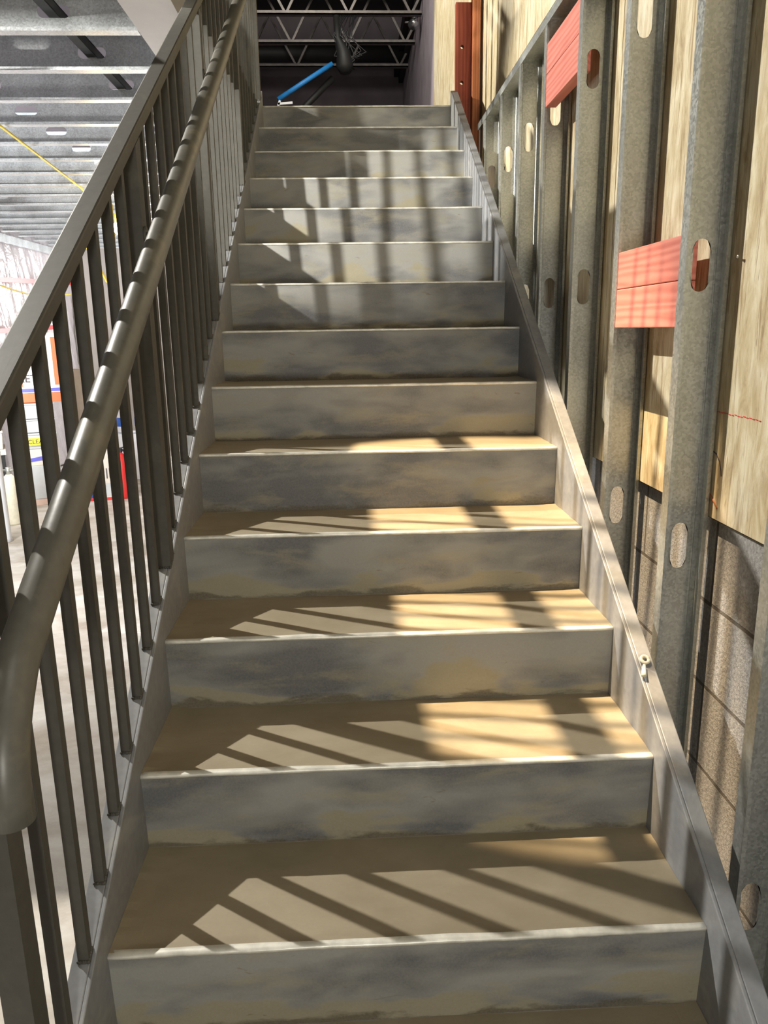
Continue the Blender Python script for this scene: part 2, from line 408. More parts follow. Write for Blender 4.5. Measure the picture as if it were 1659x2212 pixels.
for n in range(-1, 15):     # nosing n at y=(n-1)*RUN, z=(n-1)*RISE
    y, z = (n-1)*RUN, (n-1)*RISE
    u = .010
    # riser: thin plate, foot set slightly back
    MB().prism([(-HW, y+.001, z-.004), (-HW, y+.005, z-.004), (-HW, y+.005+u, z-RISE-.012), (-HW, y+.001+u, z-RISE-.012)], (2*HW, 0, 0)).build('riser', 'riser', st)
    # steel lip with a rolled edge, ragged with dried cement
    mb = MB(); N = 60; prev = None
    for i in range(N+1):
        x = -HW+.0005+(2*HW-.001)*i/N
        jy = .0015*noise.noise(Vector((x*9, n*3.1, 0)))+.0012*noise.noise(Vector((x*40, n, 5)))
        jz = .0012*noise.noise(Vector((x*12, n*2.3, 9)))
        wy = .011+.004*noise.noise(Vector((x*7, n*1.7, 3)))
        ring = [(x, y-.002+jy, z-.006), (x, y-.003+jy, z-.001), (x, y-.001+jy, z+.0022+jz), (x, y+wy, z+.0026+jz), (x, y+wy+.004, z-.001), (x, y+.004, z-.006)]
        ring = [mb.bm.verts.new(p) for p in ring]
        if prev:
            for k in range(6): mb.bm.faces.new((prev[k], prev[(k+1) % 6], ring[(k+1) % 6], ring[k]))
        else: mb.bm.faces.new(ring)
        prev = ring
    mb.bm.faces.new(prev[::-1]); mb.build('nosing', 'lip', st, smooth=True)
    if n < 14:
        # hand-trowelled concrete fill with a faintly uneven surface
        mb = MB(); NX, NY = 48, 14; g = []
        y1 = y+RUN+u+.002
        for j in range(NY+1):
            row = []
            for i in range(NX+1):
                x = -HW+.0004+(2*HW-.0008)*i/NX; yy = y+.006+(y1-y-.006)*j/NY
                e = max(0, 1-min(i, NX-i)/2.0)
                zz = z+.0012*noise.noise(Vector((x*6, yy*6, n*5)))+e*.003*(1+noise.noise(Vector((x, yy*30, n))))-.0006
                row.append(mb.bm.verts.new((x, yy, zz)))
            g.append(row)
        for j in range(NY):
            for i in range(NX): mb.bm.faces.new((g[j][i], g[j][i+1], g[j+1][i+1], g[j+1][i]))
        # skirt and underside
        per = g[0] + [g[j][NX] for j in range(1, NY+1)] + g[NY][::-1][1:] + [g[j][0] for j in range(NY-1, 0, -1)]
        low = [mb.bm.verts.new((v.co.x, v.co.y, z-.045)) for v in per]
        L = len(per)
        for k in range(L): mb.bm.faces.new((per[k], low[k], low[(k+1) % L], per[(k+1) % L]))
        mb.bm.faces.new(low); mb.build('tread', 'tread', st, smooth=False)

# little cream eyelet left on the right stringer
ey = thing('plastic_eyelet', (.553, .39, .3245), 'small cream plastic eyelet lying on the top flange of the right stringer', 'eyelet')
mb = MB(); c = Vector((.558, .405, .341)); R_ = .0085
mb.tube([c+Vector((R_*math.cos(t), R_*math.sin(t)*.85, R_*math.sin(t)*.55)) for t in [2*math.pi*k/16 for k in range(17)]], .004, 8)
mb.build('ring', 'cream', ey, smooth=True)
MB().tube([(.552, .392, .334), (.546, .378, .327), (.542, .366, .321)], [.0035, .005, .006], 8).build('shank', 'cream', ey, smooth=True)

# ------------------------------------------------------------------ the railing on the left stringer
BX = -.557
ra = thing('stair_railing', (BX, -.255, S*-.255+.075), 'grey primed steel stair railing with square balusters and round inner handrail', 'railing')
def on_y(y, h): return S*y+h
MB().prism([(BX-.02, -.275, on_y(-.275, 1.035)), (BX+.02, -.275, on_y(-.275, 1.035)), (BX+.02, -.275, on_y(-.275, 1.068)), (BX-.02, -.275, on_y(-.275, 1.068))], (0, 3.85, 3.85*S)).build('top_rail', 'rail', ra, bevel=.004)
posts = [-.255+.945*k for k in range(5)]
def post_at(y, wd, name):
    a = wd/2
    mb = MB()
    v = []
    for (dx, dy) in ((-a, -a), (a, -a), (a, a), (-a, a)):
        yy = y+dy; v.append(((BX+dx, yy, on_y(yy, .0752)), (BX+dx, yy, on_y(yy, 1.036))))
    lo = [mb.bm.verts.new(p[0]) for p in v]; hi = [mb.bm.verts.new(p[1]) for p in v]
    mb.bm.faces.new(lo[::-1]); mb.bm.faces.new(hi)
    for k in range(4): mb.bm.faces.new((lo[k], lo[(k+1) % 4], hi[(k+1) % 4], hi[k]))
    # weld bead at the foot
    for k in range(7):
        dy = -a*.9+2*a*.9*k/6
        mb.ball((BX+a*.95, y+dy, on_y(y+dy, .0772)), .0028+.0012*random.random(), seg=6)
        mb.ball((BX+(-a+2*a*k/6)*.9, y-a*1.0, on_y(y-a, .0772)), .0028+.0012*random.random(), seg=6)
    return mb.build(name, 'rail', ra)
for py in posts: post_at(py, .040, 'post')
for py in posts[:4]:
    for j in range(1, 9): post_at(py+.105*j, .0185, 'baluster')
# handrail
hx, hh, hr = -.460, .940, .0235
path = [(hx, -.405, .560), (hx, -.405, .60)]
pA = Vector((hx, -.405, .640)); pB = Vector((hx, -.36, on_y(-.36, hh)))
for t in (0.15, .35, .55, .75, .9):
    c0 = Vector((hx, -.405, .60)); c1 = Vector((hx, -.405, .655)); c2 = Vector((hx, -.345, on_y(-.345, hh)))
    path.append((1-t)**2*c0+2*t*(1-t)*c1+t*t*c2)
path += [(hx, y, on_y(y, hh)) for y in [-.345+.25*k for k in range(16)]]
hrail = MB().tube(path, hr, 28).build('handrail', 'handrail', ra, smooth=True)
for py in posts:
    z = on_y(py, hh)-hr
    pts = [(BX+.016, py, z-.075), (BX+.045, py, z-.078)]
    for t in (.25, .5, .75, 1): pts.append((BX+.045+(hx-BX-.045)*math.sin(t*math.pi/2), py, z-.078+.078*(1-math.cos(t*math.pi/2))))
    o = MB().tube(pts, .008, 12).tube([(BX+.0195, py, z-.075), (BX+.024, py, z-.075)], .019, 16).build('handrail_bracket', 'rail', hrail, smooth=True)

# ------------------------------------------------------------------ metal stud wall at the right
SX0, SX1 = .621, .7135
TZ = 2.105
tr = tag(MB().box((SX0-.0015, -.75, TZ-.0015), (SX1+.0015, 3.16, TZ)).box((SX0-.0015, -.75, TZ-.032), (SX0, 3.16, TZ)).box((SX1, -.75, TZ-.032), (SX1+.0015, 3.16, TZ)).build('top_track', 'galv'),
         'galvanised steel track running level along the tops of the studs', 'stud track')
tag(MB().box((SX0-.0015, -.75, FZ), (SX1+.0015, 3.16, FZ+.0015)).box((SX0-.0015, -.75, FZ), (SX0, 3.16, FZ+.03)).box((SX1, -.75, FZ), (SX1+.0015, 3.16, FZ+.03)).build('bottom_track', 'galv'),
    'galvanised steel track on the floor under the studs, behind the staircase', 'stud track')
def stud_mesh():
    """C section, web at local y=0, open side towards -y; slots punched in the web"""
    mb = MB(); z0, z1 = FZ+.002, TZ-.002; xm = (SX0+SX1)/2; fl, lip = .033, .008
    V = lambda *p: mb.bm.verts.new(p)
    def quad(a, b_, c_, d): mb.bm.faces.new((V(*a), V(*b_), V(*c_), V(*d)))
    holes = [1.817, 1.190, .570, -.040]
    # profile outside the slotted strip (with two stiffening grooves)
    hwid = .024
    prof = [(SX0+lip, -fl), (SX0, -fl), (SX0, 0), (SX0+.012, 0), (SX0+.0145, -.0022), (SX0+.017, 0), (xm-hwid, 0)]
    for pr in (prof, [(2*xm-a, b_) for a, b_ in prof]):
        for (a, b_), (c_, d) in zip(pr[:-1], pr[1:]): quad((a, b_, z0), (c_, d, z0), (c_, d, z1), (a, b_, z1))
    zs = [z0]
    for h in sorted(holes): zs += [h-.07, h+.07]
    zs.append(z1)
    for i in range(0, len(zs), 2): quad((xm-hwid, 0, zs[i]), (xm+hwid, 0, zs[i]), (xm+hwid, 0, zs[i+1]), (xm-hwid, 0, zs[i+1]))
    for h in holes:
        r, L = .0185, .0355; NN = 32
        inn, out = [], []
        for k in range(NN):
            t = 2*math.pi*k/NN+math.pi/NN; cx, sz = math.cos(t), math.sin(t)
            inn.append((xm+r*cx, 0, h+r*sz+(L if sz > 0 else -L)))
            m_ = max(abs(cx)/hwid, abs(sz)/.07) ; ox, oz = cx/m_, sz/m_
            out.append((xm+ox, 0, h+oz))
        vi = [V(*p) for p in inn]; vo = [V(*p) for p in out]
        for k in range(NN): mb.bm.faces.new((vi[k], vi[(k+1) % NN], vo[(k+1) % NN], vo[k]))
        for sx_ in (-1, 1):
            for sz_ in (-1, 1):   # fill the corners of the frame
                kk = [k for k in range(NN) if (out[k][0]-xm)*sx_ > 0 and (out[k][2]-h)*sz_ > 0]
                best = None
                for k in kk:
                    k2 = (k+1) % NN
                    if k2 in kk:
                        onx = abs(abs(out[k][0]-xm)-hwid) < 1e-6; onx2 = abs(abs(out[k2][0]-xm)-hwid) < 1e-6
                        if onx != onx2: best = (k, k2)
                if best: mb.bm.faces.new((vo[best[0]], vo[best[1]], V(xm+sx_*hwid, 0, h+sz_*.07)))
    bmesh.ops.remove_doubles(mb.bm, verts=mb.bm.verts, dist=1e-5)
    orient(mb.bm, (xm, -.0165, None))
    return mb
stud_info = [
    (.088, 'galvanised stud nearest the camera, at the lower right edge of the picture'),
    (.522, 'galvanised stud bounding the right end of the lower red blocking'),
    (.940, 'galvanised stud bounding the left end of the lower red blocking'),
    (1.349, 'galvanised stud at the right end of the upper red blocking'),
    (1.772, 'galvanised stud at the left end of the upper red blocking'),
    (2.177, 'galvanised stud next beyond the upper red blocking, with a dark slot'),
    (2.584, 'short-looking galvanised stud second from the top end of the stud wall'),
    (2.994, 'last galvanised stud, beside the upright red boards at the stair head')]
proto = stud_mesh().build('metal_stud', 'galv', solid=.0013, recalc=False)
for i, (yy, lab) in enumerate(stud_info):
    o = proto if i == 0 else proto.copy()
    if i: COL.objects.link(o)
    o.location = (0, yy, 0); tag(o, lab, 'metal stud', 'galvanised studs along the right wall')
# screws at stud tops
# blocking boards
def board(name, a, b_, mat, label, group=None, bev=.002):
    return tag(MB().box(a, b_).build(name, mat, bevel=bev), label, 'lumber board', group)
G = 'red blocking boards between the studs'
board('blocking_board', (.6225, .5235, 1.1605), (.660, .9055, 1.252), 'red', 'red treated board, upper one of the low pair between two studs', G)
board('blocking_board', (.6225, .5235, 1.062), (.660, .9055, 1.1590), 'red', 'red treated board, lower one of the low pair between two studs', G)
board('blocking_board', (.6225, 1.3505, 1.9165), (.660, 1.7375, 2.012), 'red', 'red treated board, upper one of the high pair under the track', G)
board('blocking_board', (.6225, 1.3505, 1.812), (.660, 1.7375, 1.9150), 'red', 'red treated board, lower one of the high pair, its underside showing', G)
# upright red boards at the stair head
rb = thing('drilled_red_board', (.611, 3.70, LZ), 'dark red upright board with two drilled holes beside the stair head', 'lumber board')
def drilled():
    mb = MB(); x0, x1, z0, z1, y0, y1 = .568, .656, 2.0, 2.850, 3.648, 3.686
    r = .0105; xc = .604; hs = [2.44, 2.625]; NN = 20
    zs = [z0]+[q for h in hs for q in (h-.03, h+.03)]+[z1]
    V = lambda *p: mb.bm.verts.new(p)
    for yy in (y0, y1):
        for i in range(0, len(zs), 2): mb.bm.faces.new((V(x0, yy, zs[i]), V(x1, yy, zs[i]), V(x1, yy, zs[i+1]), V(x0, yy, zs[i+1])))
        for h in hs:
            cor = {}
            inn = []; out = []
            for k in range(NN):
                t = 2*math.pi*(k+.5)/NN; c_, s_ = math.cos(t), math.sin(t)
                inn.append(V(xc+r*c_, yy, h+r*s_))
                wx = (x1-xc) if c_ > 0 else (xc-x0); m_ = max(abs(c_)/wx, abs(s_)/.03); out.append(V(xc+c_/m_, yy, h+s_/m_))
            for k in range(NN):
                k2 = (k+1) % NN; mb.bm.faces.new((inn[k], inn[k2], out[k2], out[k]))
                a, b_ = out[k].co, out[k2].co
                if abs(a.x-b_.x) > 1e-5 and abs(a.z-b_.z) > 1e-5:
                    cx = x1 if (a.x+b_.x)/2 > xc else x0; cz = h+.03 if (a.z+b_.z)/2 > h else h-.03
                    mb.bm.faces.new((out[k], out[k2], V(cx, yy, cz)))
    for h in hs:
        for k in range(NN):
            t, t2 = 2*math.pi*(k+.5)/NN, 2*math.pi*(k+1.5)/NN
            mb.bm.faces.new((V(xc+r*math.cos(t), y0, h+r*math.sin(t)), V(xc+r*math.cos(t2), y0, h+r*math.sin(t2)), V(xc+r*math.cos(t2), y1, h+r*math.sin(t2)), V(xc+r*math.cos(t), y1, h+r*math.sin(t))))
    for (a, b_, c_, d) in (((x0, z0), (x1, z0), 0, 0), ((x1, z0), (x1, z1), 0, 0), ((x1, z1), (x0, z1), 0, 0), ((x0, z1), (x0, z0), 0, 0)):
        mb.bm.faces.new((V(a[0], y0, a[1]), V(b_[0], y0, b_[1]), V(b_[0], y1, b_[1]), V(a[0], y1, a[1])))
    bmesh.ops.remove_doubles(mb.bm, verts=mb.bm.verts, dist=1e-5)
    return mb
drilled().build('board', 'redv', rb)
board('upright_board', (.6585, 3.60, 2.0), (.7005, 3.69, 3.30), 'orangev', 'orange-brown upright board standing taller behind the drilled red board')

# ------------------------------------------------------------------ lower room ceiling: edge beam and joists
eb = tag(MB().box((-.795, 1.60, 2.10), (-.625, 9.48, 2.112)).box((-.795, 1.60, 2.302), (-.625, 9.48, LZ)).box((-.635, 1.60, 2.112), (-.625, 9.48, 2.302)).box((-.795, 1.60, 2.112), (-.785, 9.48, 2.302)).build('edge_beam', 'beam'),
         'pale grey steel edge beam along the stair opening, left of the railing', 'beam')
def joist(y):
    """C joist along x, open side away from the camera; slots at two places"""
    mb = MB(); x0, x1 = -3.60, -.797; z0, z1 = 2.10, 2.26
    V = lambda *p: mb.bm.verts.new(p)
    def quad(*q): mb.bm.faces.new([V(*p) for p in q])
    holes = sorted([-2.89, -1.69, -1.095]); zc = 2.175; hh_ = .034
    # flanges and lips
    quad((x0, y, z0), (x1, y, z0), (x1, y-.045, z0), (x0, y-.045, z0)); quad((x0, y-.045, z0), (x1, y-.045, z0), (x1, y-.045, z0+.012), (x0, y-.045, z0+.012))
    quad((x0, y, z1), (x1, y, z1), (x1, y-.045, z1), (x0, y-.045, z1))
    quad((x0, y, z0), (x1, y, z0), (x1, y, zc-hh_), (x0, y, zc-hh_)); quad((x0, y, zc+hh_), (x1, y, zc+hh_), (x1, y, z1), (x0, y, z1))
    xs = [x0]+[q for h in holes for q in (h-.075, h+.075)]+[x1]
    for i in range(0, len(xs), 2): quad((xs[i], y, zc-hh_), (xs[i+1], y, zc-hh_), (xs[i+1], y, zc+hh_), (xs[i], y, zc+hh_))
    for h in holes:
        r, L, NN = .021, .036, 24; inn, out = [], []
        for k in range(NN):
            t = 2*math.pi*(k+.5)/NN; c_, s_ = math.cos(t), math.sin(t)
            inn.append(V(h+r*c_+(L if c_ > 0 else -L), y, zc+r*s_)); m_ = max(abs(c_)/.075, abs(s_)/hh_); out.append(V(h+c_/m_, y, zc+s_/m_))
        for k in range(NN):
            k2 = (k+1) % NN; mb.bm.faces.new((inn[k], inn[k2], out[k2], out[k]))
            a, b_ = out[k].co, out[k2].co
            if abs(a.x-b_.x) > 1e-5 and abs(a.z-b_.z) > 1e-5:
                mb.bm.faces.new((out[k], out[k2], V(h+math.copysign(.075, (a.x+b_.x)/2-h), y, zc+math.copysign(hh_, (a.z+b_.z)/2-zc))))
    bmesh.ops.remove_doubles(mb.bm, verts=mb.bm.verts, dist=1e-5)
    orient(mb.bm, (None, y-.022, (z0+z1)/2))
    return mb
jproto = None
ordn = ['first', 'second', 'third', 'fourth', 'fifth', 'sixth', 'seventh', 'eighth', 'ninth', 'tenth', 'eleventh', 'twelfth', 'thirteenth', 'fourteenth', 'fifteenth', 'sixteenth', 'seventeenth', 'eighteenth']
for k in range(18):
    if jproto is None: jproto = joist(0).build('ceiling_joist', 'joist', solid=.0015, recalc=False); o = jproto
    else: o = jproto.copy(); COL.objects.link(o)
    o.location = (0, 1.925+.412*k, 0)
    tag(o, 'galvanised ceiling joist spanning left of the stairs, %s from the camera' % ordn[k], 'ceiling joist', 'ceiling joists over the lower room')
tag(MB().box((-1.114, 1.30, 2.160), (-1.110, 2.86, 2.192)).box((-1.078, 1.30, 2.160), (-1.074, 2.86, 2.192)).box((-1.114, 1.30, 2.188), (-1.074, 2.86, 2.192)).box((-1.112, 1.30, 2.156), (-1.076, 2.86, 2.1605)).build('bridging_channel', 'black'),
    'black bridging channel threaded through the slots of the nearest ceiling joists', 'bridging')

# partition framing and wood below the edge beam
def col(name, x0, x1, y0, y1, mat, label, cat='column', z0=FZ, z1=2.099):
    return tag(MB().box((x0, y0, z0), (x1, y1, z1)).build(name, mat, bevel=.003), label, cat)
col('partition_stud', -.78, -.69, 2.50, 2.535, 'beam', 'pale grey upright stud under the edge beam, nearest the middle railing post', 'stud')
col('partition_panel', -.78, -.765, 2.54, 3.25, 'galv', 'dull grey panel standing under the edge beam beyond the balusters', 'wall panel')
col('partition_stud', -.76, -.69, 2.78, 2.815, 'galv', 'grey metal upright between the pale stud and the brown column', 'stud')
col('wooden_post', -.76, -.68, 3.20, 3.42, 'orangev', 'orange-brown wooden post under the edge beam seen between balusters', 'post')
col('partition_stud', -.77, -.68, 3.55, 3.60, 'galv', 'grey upright just beyond the orange-brown wooden post', 'stud')
col('white_post', -.74, -.67, 3.76, 3.83, 'white', 'white upright post near the stair head seen between balusters', 'post')

# ------------------------------------------------------------------ plastic sheeting wall at the far left
def sheeting():
    mb = MB(); NY, NZ = 150, 90; y0, y1, z0, z1 = 6.55, 9.46, FZ+.02, 2.245; g = []
    for j in range(NZ+1):
        row = []
        for i in range(NY+1):
            yy = y0+(y1-y0)*i/NY; zz = z0+(z1-z0)*j/NZ; t = j/NZ
            q = yy*1.0+zz*.35
            d = .05*noise.noise(Vector((q*3.2, zz*.7, 2)))+.028*noise.noise(Vector((q*9, zz*1.6, 7)))+.012*noise.noise(Vector((q*24, zz*5, 1)))
            sag = .03*math.sin(yy*4.2)*(t**3)
            row.append(mb.bm.verts.new((-3.72+d*(1.15-.6*t), yy, zz-abs(sag)*.3)))
        g.append(row)
    for j in range(NZ):
        for i in range(NY): mb.bm.faces.new((g[j][i], g[j][i+1], g[j+1][i+1], g[j+1][i]))
    return mb
sh = thing('plastic_sheeting', (-3.72, 8.0, FZ), 'hanging crinkled translucent plastic sheeting closing off the far left', 'plastic sheeting')
sheeting().build('sheet', 'sheet', sh, smooth=True, solid=.001)
MB().bar((-3.645, 6.55, 2.05), (-3.645, 9.46, 2.05), .03, .08).build('batten', 'joist', sh)
tag(MB().bar((-3.60, 6.6, 1.60), (-3.60, 9.3, 1.71), .012, .05).build('red_strap', 'redp'), 'red strap stretched across the plastic sheeting, the upper one', 'strap', 'red straps on the plastic sheeting')
tag(MB().bar((-3.60, 6.6, 1.10), (-3.60, 8.6, 1.16), .012, .05).build('red_strap', 'redp'), 'red strap across the plastic sheeting, the lower one behind the rail', 'strap', 'red straps on the plastic sheeting')
def cable(path, r, label):
    return tag(MB().tube(path, r, 8).build('yellow_cable', 'yellow', smooth=True), label, 'cable')
cable([(-1.80, 1.7, 2.085), (-1.79, 3.07, 2.082), (-1.86, 3.9, 2.07), (-1.95, 4.73, 2.075), (-2.05, 5.4, 2.03)], .0065, 'yellow cable running under the ceiling joists')
cable([(-2.35, 5.6, 1.30), (-2.35, 5.62, 1.62), (-2.33, 5.63, 1.80), (-2.31, 5.64, 1.835), (-2.27, 5.65, 1.80), (-2.2, 5.66, 1.70), (-2.12, 5.68, 1.5), (-2.05, 5.7, 1.44), (-2.0, 5.61, 1.9), (-2.0, 5.61, 2.099)], .010, 'yellow cable looped in a peak in front of the plastic sheeting')
cable([(-3.58, 6.6, 1.60), (-3.58, 7.3, 1.53), (-3.58, 7.9, 1.49), (-3.58, 9.0, 1.56)], .009, 'yellow cable sagging across the plastic sheeting below the red strap')

# work bulbs hanging in the room
def bulb(loc, label, en):
    t = thing('work_bulb', (loc[0], loc[1], loc[2]-.06), label, 'lamp', 'bare work bulbs hanging in the lower room')
    MB().ball((loc[0], loc[1], loc[2]), .032, (1, 1, 1.5)).build('bulb', 'bulb', t, smooth=True)
    MB().tube([(loc[0], loc[1], loc[2]+.045), (loc[0], loc[1], loc[2]+.10)], .018, 12).build('socket', 'yellow', t, smooth=True)
    MB().tube([(loc[0], loc[1], loc[2]+.10), (loc[0], loc[1], 2.098)], .004, 6).build('cord', 'yellow', t)
    l = bpy.data.lights.new('bulb_light', 'POINT'); l.energy = en; l.color = (1, .72, .35); l.shadow_soft_size = .06
    lo = bpy.data.objects.new('bulb_light', l); lo.location = (loc[0]+.0, loc[1]-.09, loc[2]); COL.objects.link(lo)
bulb((-1.737, 4.79, 1.814), 'glowing warm work bulb hanging left, seen between the lower balusters', 12)
bulb((-1.46, 6.02, 1.62), 'glowing warm work bulb hanging farther back, behind the middle balusters', 12)

# ------------------------------------------------------------------ things stored in the lower room
yaw = math.radians(24)
RZ = Matrix.Rotation(yaw, 4, 'Z')
def rbox(mb, c, sx, sy, z0, z1, ang=yaw, taper=0):
    c = Vector((c[0], c[1], 0)); r = Matrix.Rotation(ang, 3, 'Z')
    p = [c+r @ Vector((a*sx/2*(1-taper), b_*sy/2*(1-taper), 0)) for a, b_ in ((-1, -1), (1, -1), (1, 1), (-1, 1))]
    q = [c+r @ Vector((a*sx/2, b_*sy/2, 0)) for a, b_ in ((-1, -1), (1, -1), (1, 1), (-1, 1))]
    lo = [mb.bm.verts.new((v.x, v.y, z0)) for v in p]; hi = [mb.bm.verts.new((v.x, v.y, z1)) for v in q]
    mb.bm.faces.new(lo[::-1]); mb.bm.faces.new(hi)
    for k in range(4): mb.bm.faces.new((lo[k], lo[(k+1) % 4], hi[(k+1) % 4], hi[k]))
    return mb
def front(c, sy, dx, z, off=.004, ang=yaw):      # a point on the front face
    r = Matrix.Rotation(ang, 3, 'Z'); return Vector((c[0], c[1], 0))+r @ Vector((dx, -sy/2-off, 0))+Vector((0, 0, z))
FR = Matrix.Rotation(yaw, 3, 'Z') @ Matrix.Rotation(math.pi/2, 3, 'X')
def tote(c, sx, sy, z0, h, mat, label, lab=None, group=None):
    t = thing('storage_tote', (c[0], c[1], z0), label, 'storage tote', group)
    rbox(MB(), c, sx, sy, z0, z0+h*.86, taper=.05).build('body', mat, t, bevel=.008)
    rbox(MB(), c, sx*1.03, sy*1.03, z0+h*.86, z0+h-.003).build('lid', mat, t, bevel=.006)
    if lab:
        m_ = MB(); r = Matrix.Rotation(yaw, 3, 'Z'); q = front(c, sy, 0, z0+h*.45, .006)
        m_.prism([q+r @ Vector((a, 0, b_)) for a, b_ in ((-sx*.36, -h*.22), (sx*.22, -h*.22), (sx*.22, h*.24), (-sx*.36, h*.24))], r @ Vector((0, -.002, 0)))
        stk = m_.build('label_sticker', 'label', t, label='yellow sticker')
        text('lettering', lab, h*.36, 'ink', front(c, sy, -sx*.07, z0+h*.46, .010), FR, stk)
    return t
# base cabinet and the column of totes on it (left room, near the sheeting)
cA = (-3.12, 6.36); sA = .31
cab = thing('storage_cabinet', (cA[0], cA[1], FZ), 'light grey metal storage cabinet on a tan plinth under the tote stack', 'cabinet')
rbox(MB(), cA, sA, .40, FZ+.06, FZ+.385).build('body', 'grey_tote', cab, bevel=.005)
rbox(MB(), cA, sA*.98, .39, FZ+.001, FZ+.06).build('plinth', 'pink', cab)
GT = 'totes stacked on the storage cabinet'
bx = thing('printed_box', (cA[0], cA[1], FZ+.386), 'printed cardboard box with blue and orange print between cabinet and totes', 'box')
rbox(MB(), cA, sA, .39, FZ+.386, FZ+.541).build('carton', 'card', bx, bevel=.003)
q = front(cA, .39, -.03, FZ+.45, .003); r3 = Matrix.Rotation(yaw, 3, 'Z')
MB().prism([q+r3 @ Vector((a, 0, b_)) for a, b_ in ((-.12, -.03), (.08, -.01), (.08, .03), (-.12, .0))], r3 @ Vector((0, -.002, 0))).build('blue_print', 'stripe', bx)
MB().prism([q+r3 @ Vector((a, 0, b_)) for a, b_ in ((.10, -.02), (.16, -.02), (.16, .07), (.09, .07))], r3 @ Vector((0, -.002, 0))).build('orange_print', 'orange', bx)
tote(cA, sA, .385, FZ+.543, .154, 'grey_tote', 'light grey lidded tote with a yellow CLEAR sticker', 'CLEAR', GT)
tote(cA, sA, .385, FZ+.698, .130, 'grey_tote', 'light grey lidded tote directly above the one with the yellow sticker', None, GT)
tote(cA, sA, .385, FZ+.829, .149, 'grey_tote', 'light grey lidded tote topmost of the stack, under the orange box', None, GT)
# orange printed display box on top
ob = thing('printed_display_box', (cA[0]+.1, cA[1], FZ+.98), 'white and orange printed box with a blue stripe on top of the totes', 'box')
cO = (cA[0]+.09, cA[1]+.03); sO = .46
rbox(MB(), cO, sO, .30, FZ+.98, FZ+1.068).build('lower_case', 'orange', ob, bevel=.004)
rbox(MB(), cO, sO, .30, FZ+1.069, FZ+1.62).build('upper_case', 'drywall', ob, bevel=.004)
def patch(parent, name, mat, c, sy, x0, x1, z0, z1, off=.004):
    q = front(c, sy, 0, 0, off); r = Matrix.Rotation(yaw, 3, 'Z')
    return MB().prism([q+r @ Vector((a, 0, b_)) for a, b_ in ((x0, z0), (x1, z0), (x1, z1), (x0, z1))], r @ Vector((0, -.002, 0))).build(name, mat, parent)
patch(ob, 'blue_stripe', 'stripe', cO, .30, -sO/2, sO/2, FZ+1.08, FZ+1.11)
patch(ob, 'orange_border', 'orange', cO, .30, sO/2-.13, sO/2-.04, FZ+1.14, FZ+1.58)
patch(ob, 'orange_corner', 'orange', cO, .30, -sO/2, -sO/2+.05, FZ+1.13, FZ+1.22)
text('lettering', 'RETU', .10, 'ink', front(cO, .30, -.10, FZ+1.20, .008), FR, ob)
# second column of totes at the left edge
cB = (-3.44, 5.90)
GB = 'totes at the far left edge behind the railing'
tote(cB, .34, .36, FZ+.60, .17, 'card', 'pale tote with blue print at the far left edge, lowest of its stack', None, GB)
tote(cB, .34, .36, FZ+.772, .15, 'grey_tote', 'grey tote with a thin yellow sticker at the far left edge', 'RED', GB)
tote(cB, .34, .36, FZ+.924, .16, 'grey_tote', 'grey tote topmost of the stack at the far left edge', None, GB)
tb = thing('shelf_stand', (cB[0], cB[1], FZ), 'low stand with dark open shelf carrying the left edge totes', 'stand')
rbox(MB(), cB, .36, .38, FZ+.55, FZ+.598).build('shelf', 'card', tb)
for a in (-1, 1):
    for b_ in (-1, 1):
        pp = Vector((cB[0], cB[1], 0))+r3 @ Vector((a*.15, b_*.16, 0)); rbox(MB(), pp, .035, .035, FZ+.001, FZ+.55).build('leg', 'black', tb)
gc = thing('gas_cylinder', (-3.03, 5.42, FZ), 'small off-white gas cylinder standing under the left edge totes', 'gas cylinder')
MB().tube([(-3.03, 5.42, FZ+.001), (-3.03, 5.42, FZ+.02), (-3.03, 5.42, FZ+.36), (-3.03, 5.42, FZ+.41), (-3.03, 5.42, FZ+.44)], [.06, .07, .07, .05, .022], 20).build('body', 'cream', gc, smooth=True)
MB().tube([(-3.03, 5.42, FZ+.44), (-3.03, 5.42, FZ+.50)], .02, 10).tube([(-3.075, 5.42, FZ+.475), (-2.985, 5.42, FZ+.475)], .010, 8).build('valve', 'galv', gc, smooth=True)
# wrapped white pipe column
wc = tag(MB().tube([(-2.88, 4.84, FZ+.001), (-2.88, 4.84, FZ+.03), (-2.875, 4.84, 1.0), (-2.88, 4.84, 2.06)], [.075, .065, .06, .06], 20).build('wrapped_column', 'white', smooth=True), 'bluish white plastic-wrapped round column at the far left edge', 'column')
# beige boards and pale boxes beside the totes
tag(rbox(MB(), (-2.93, 7.1), .30, .05, FZ+.001, FZ+1.25, ang=.1).build('leaning_panel', 'card'), 'pale beige grooved panel standing beside the storage cabinet', 'panel')
b2 = thing('striped_carton', (-2.84, 6.68, FZ), 'pinkish carton with a blue stripe beside the storage cabinet', 'box')
rbox(MB(), (-2.84, 6.68), .20, .2, FZ+.42, FZ+.62, ang=.15).build('carton', 'pink', b2); rbox(MB(), (-2.84, 6.68), .202, .202, FZ+.51, FZ+.535, ang=.15).build('blue_stripe', 'stripe', b2)
tag(rbox(MB(), (-2.84, 6.68), .21, .21, FZ+.001, FZ+.418, ang=.15).build('plain_carton', 'card', bevel=.006), 'plain pale box under the pinkish striped carton', 'box')
v = thing('vented_box', (-2.53, 6.40, FZ), 'grey box with vent slots and a red base line near the extinguisher', 'box')
rbox(MB(), (-2.53, 6.40), .17, .2, FZ+.02, FZ+.52, ang=.2).build('case', 'card', v, bevel=.006)
rbox(MB(), (-2.53, 6.40), .175, .205, FZ+.001, FZ+.03, ang=.2).build('base', 'redp', v)
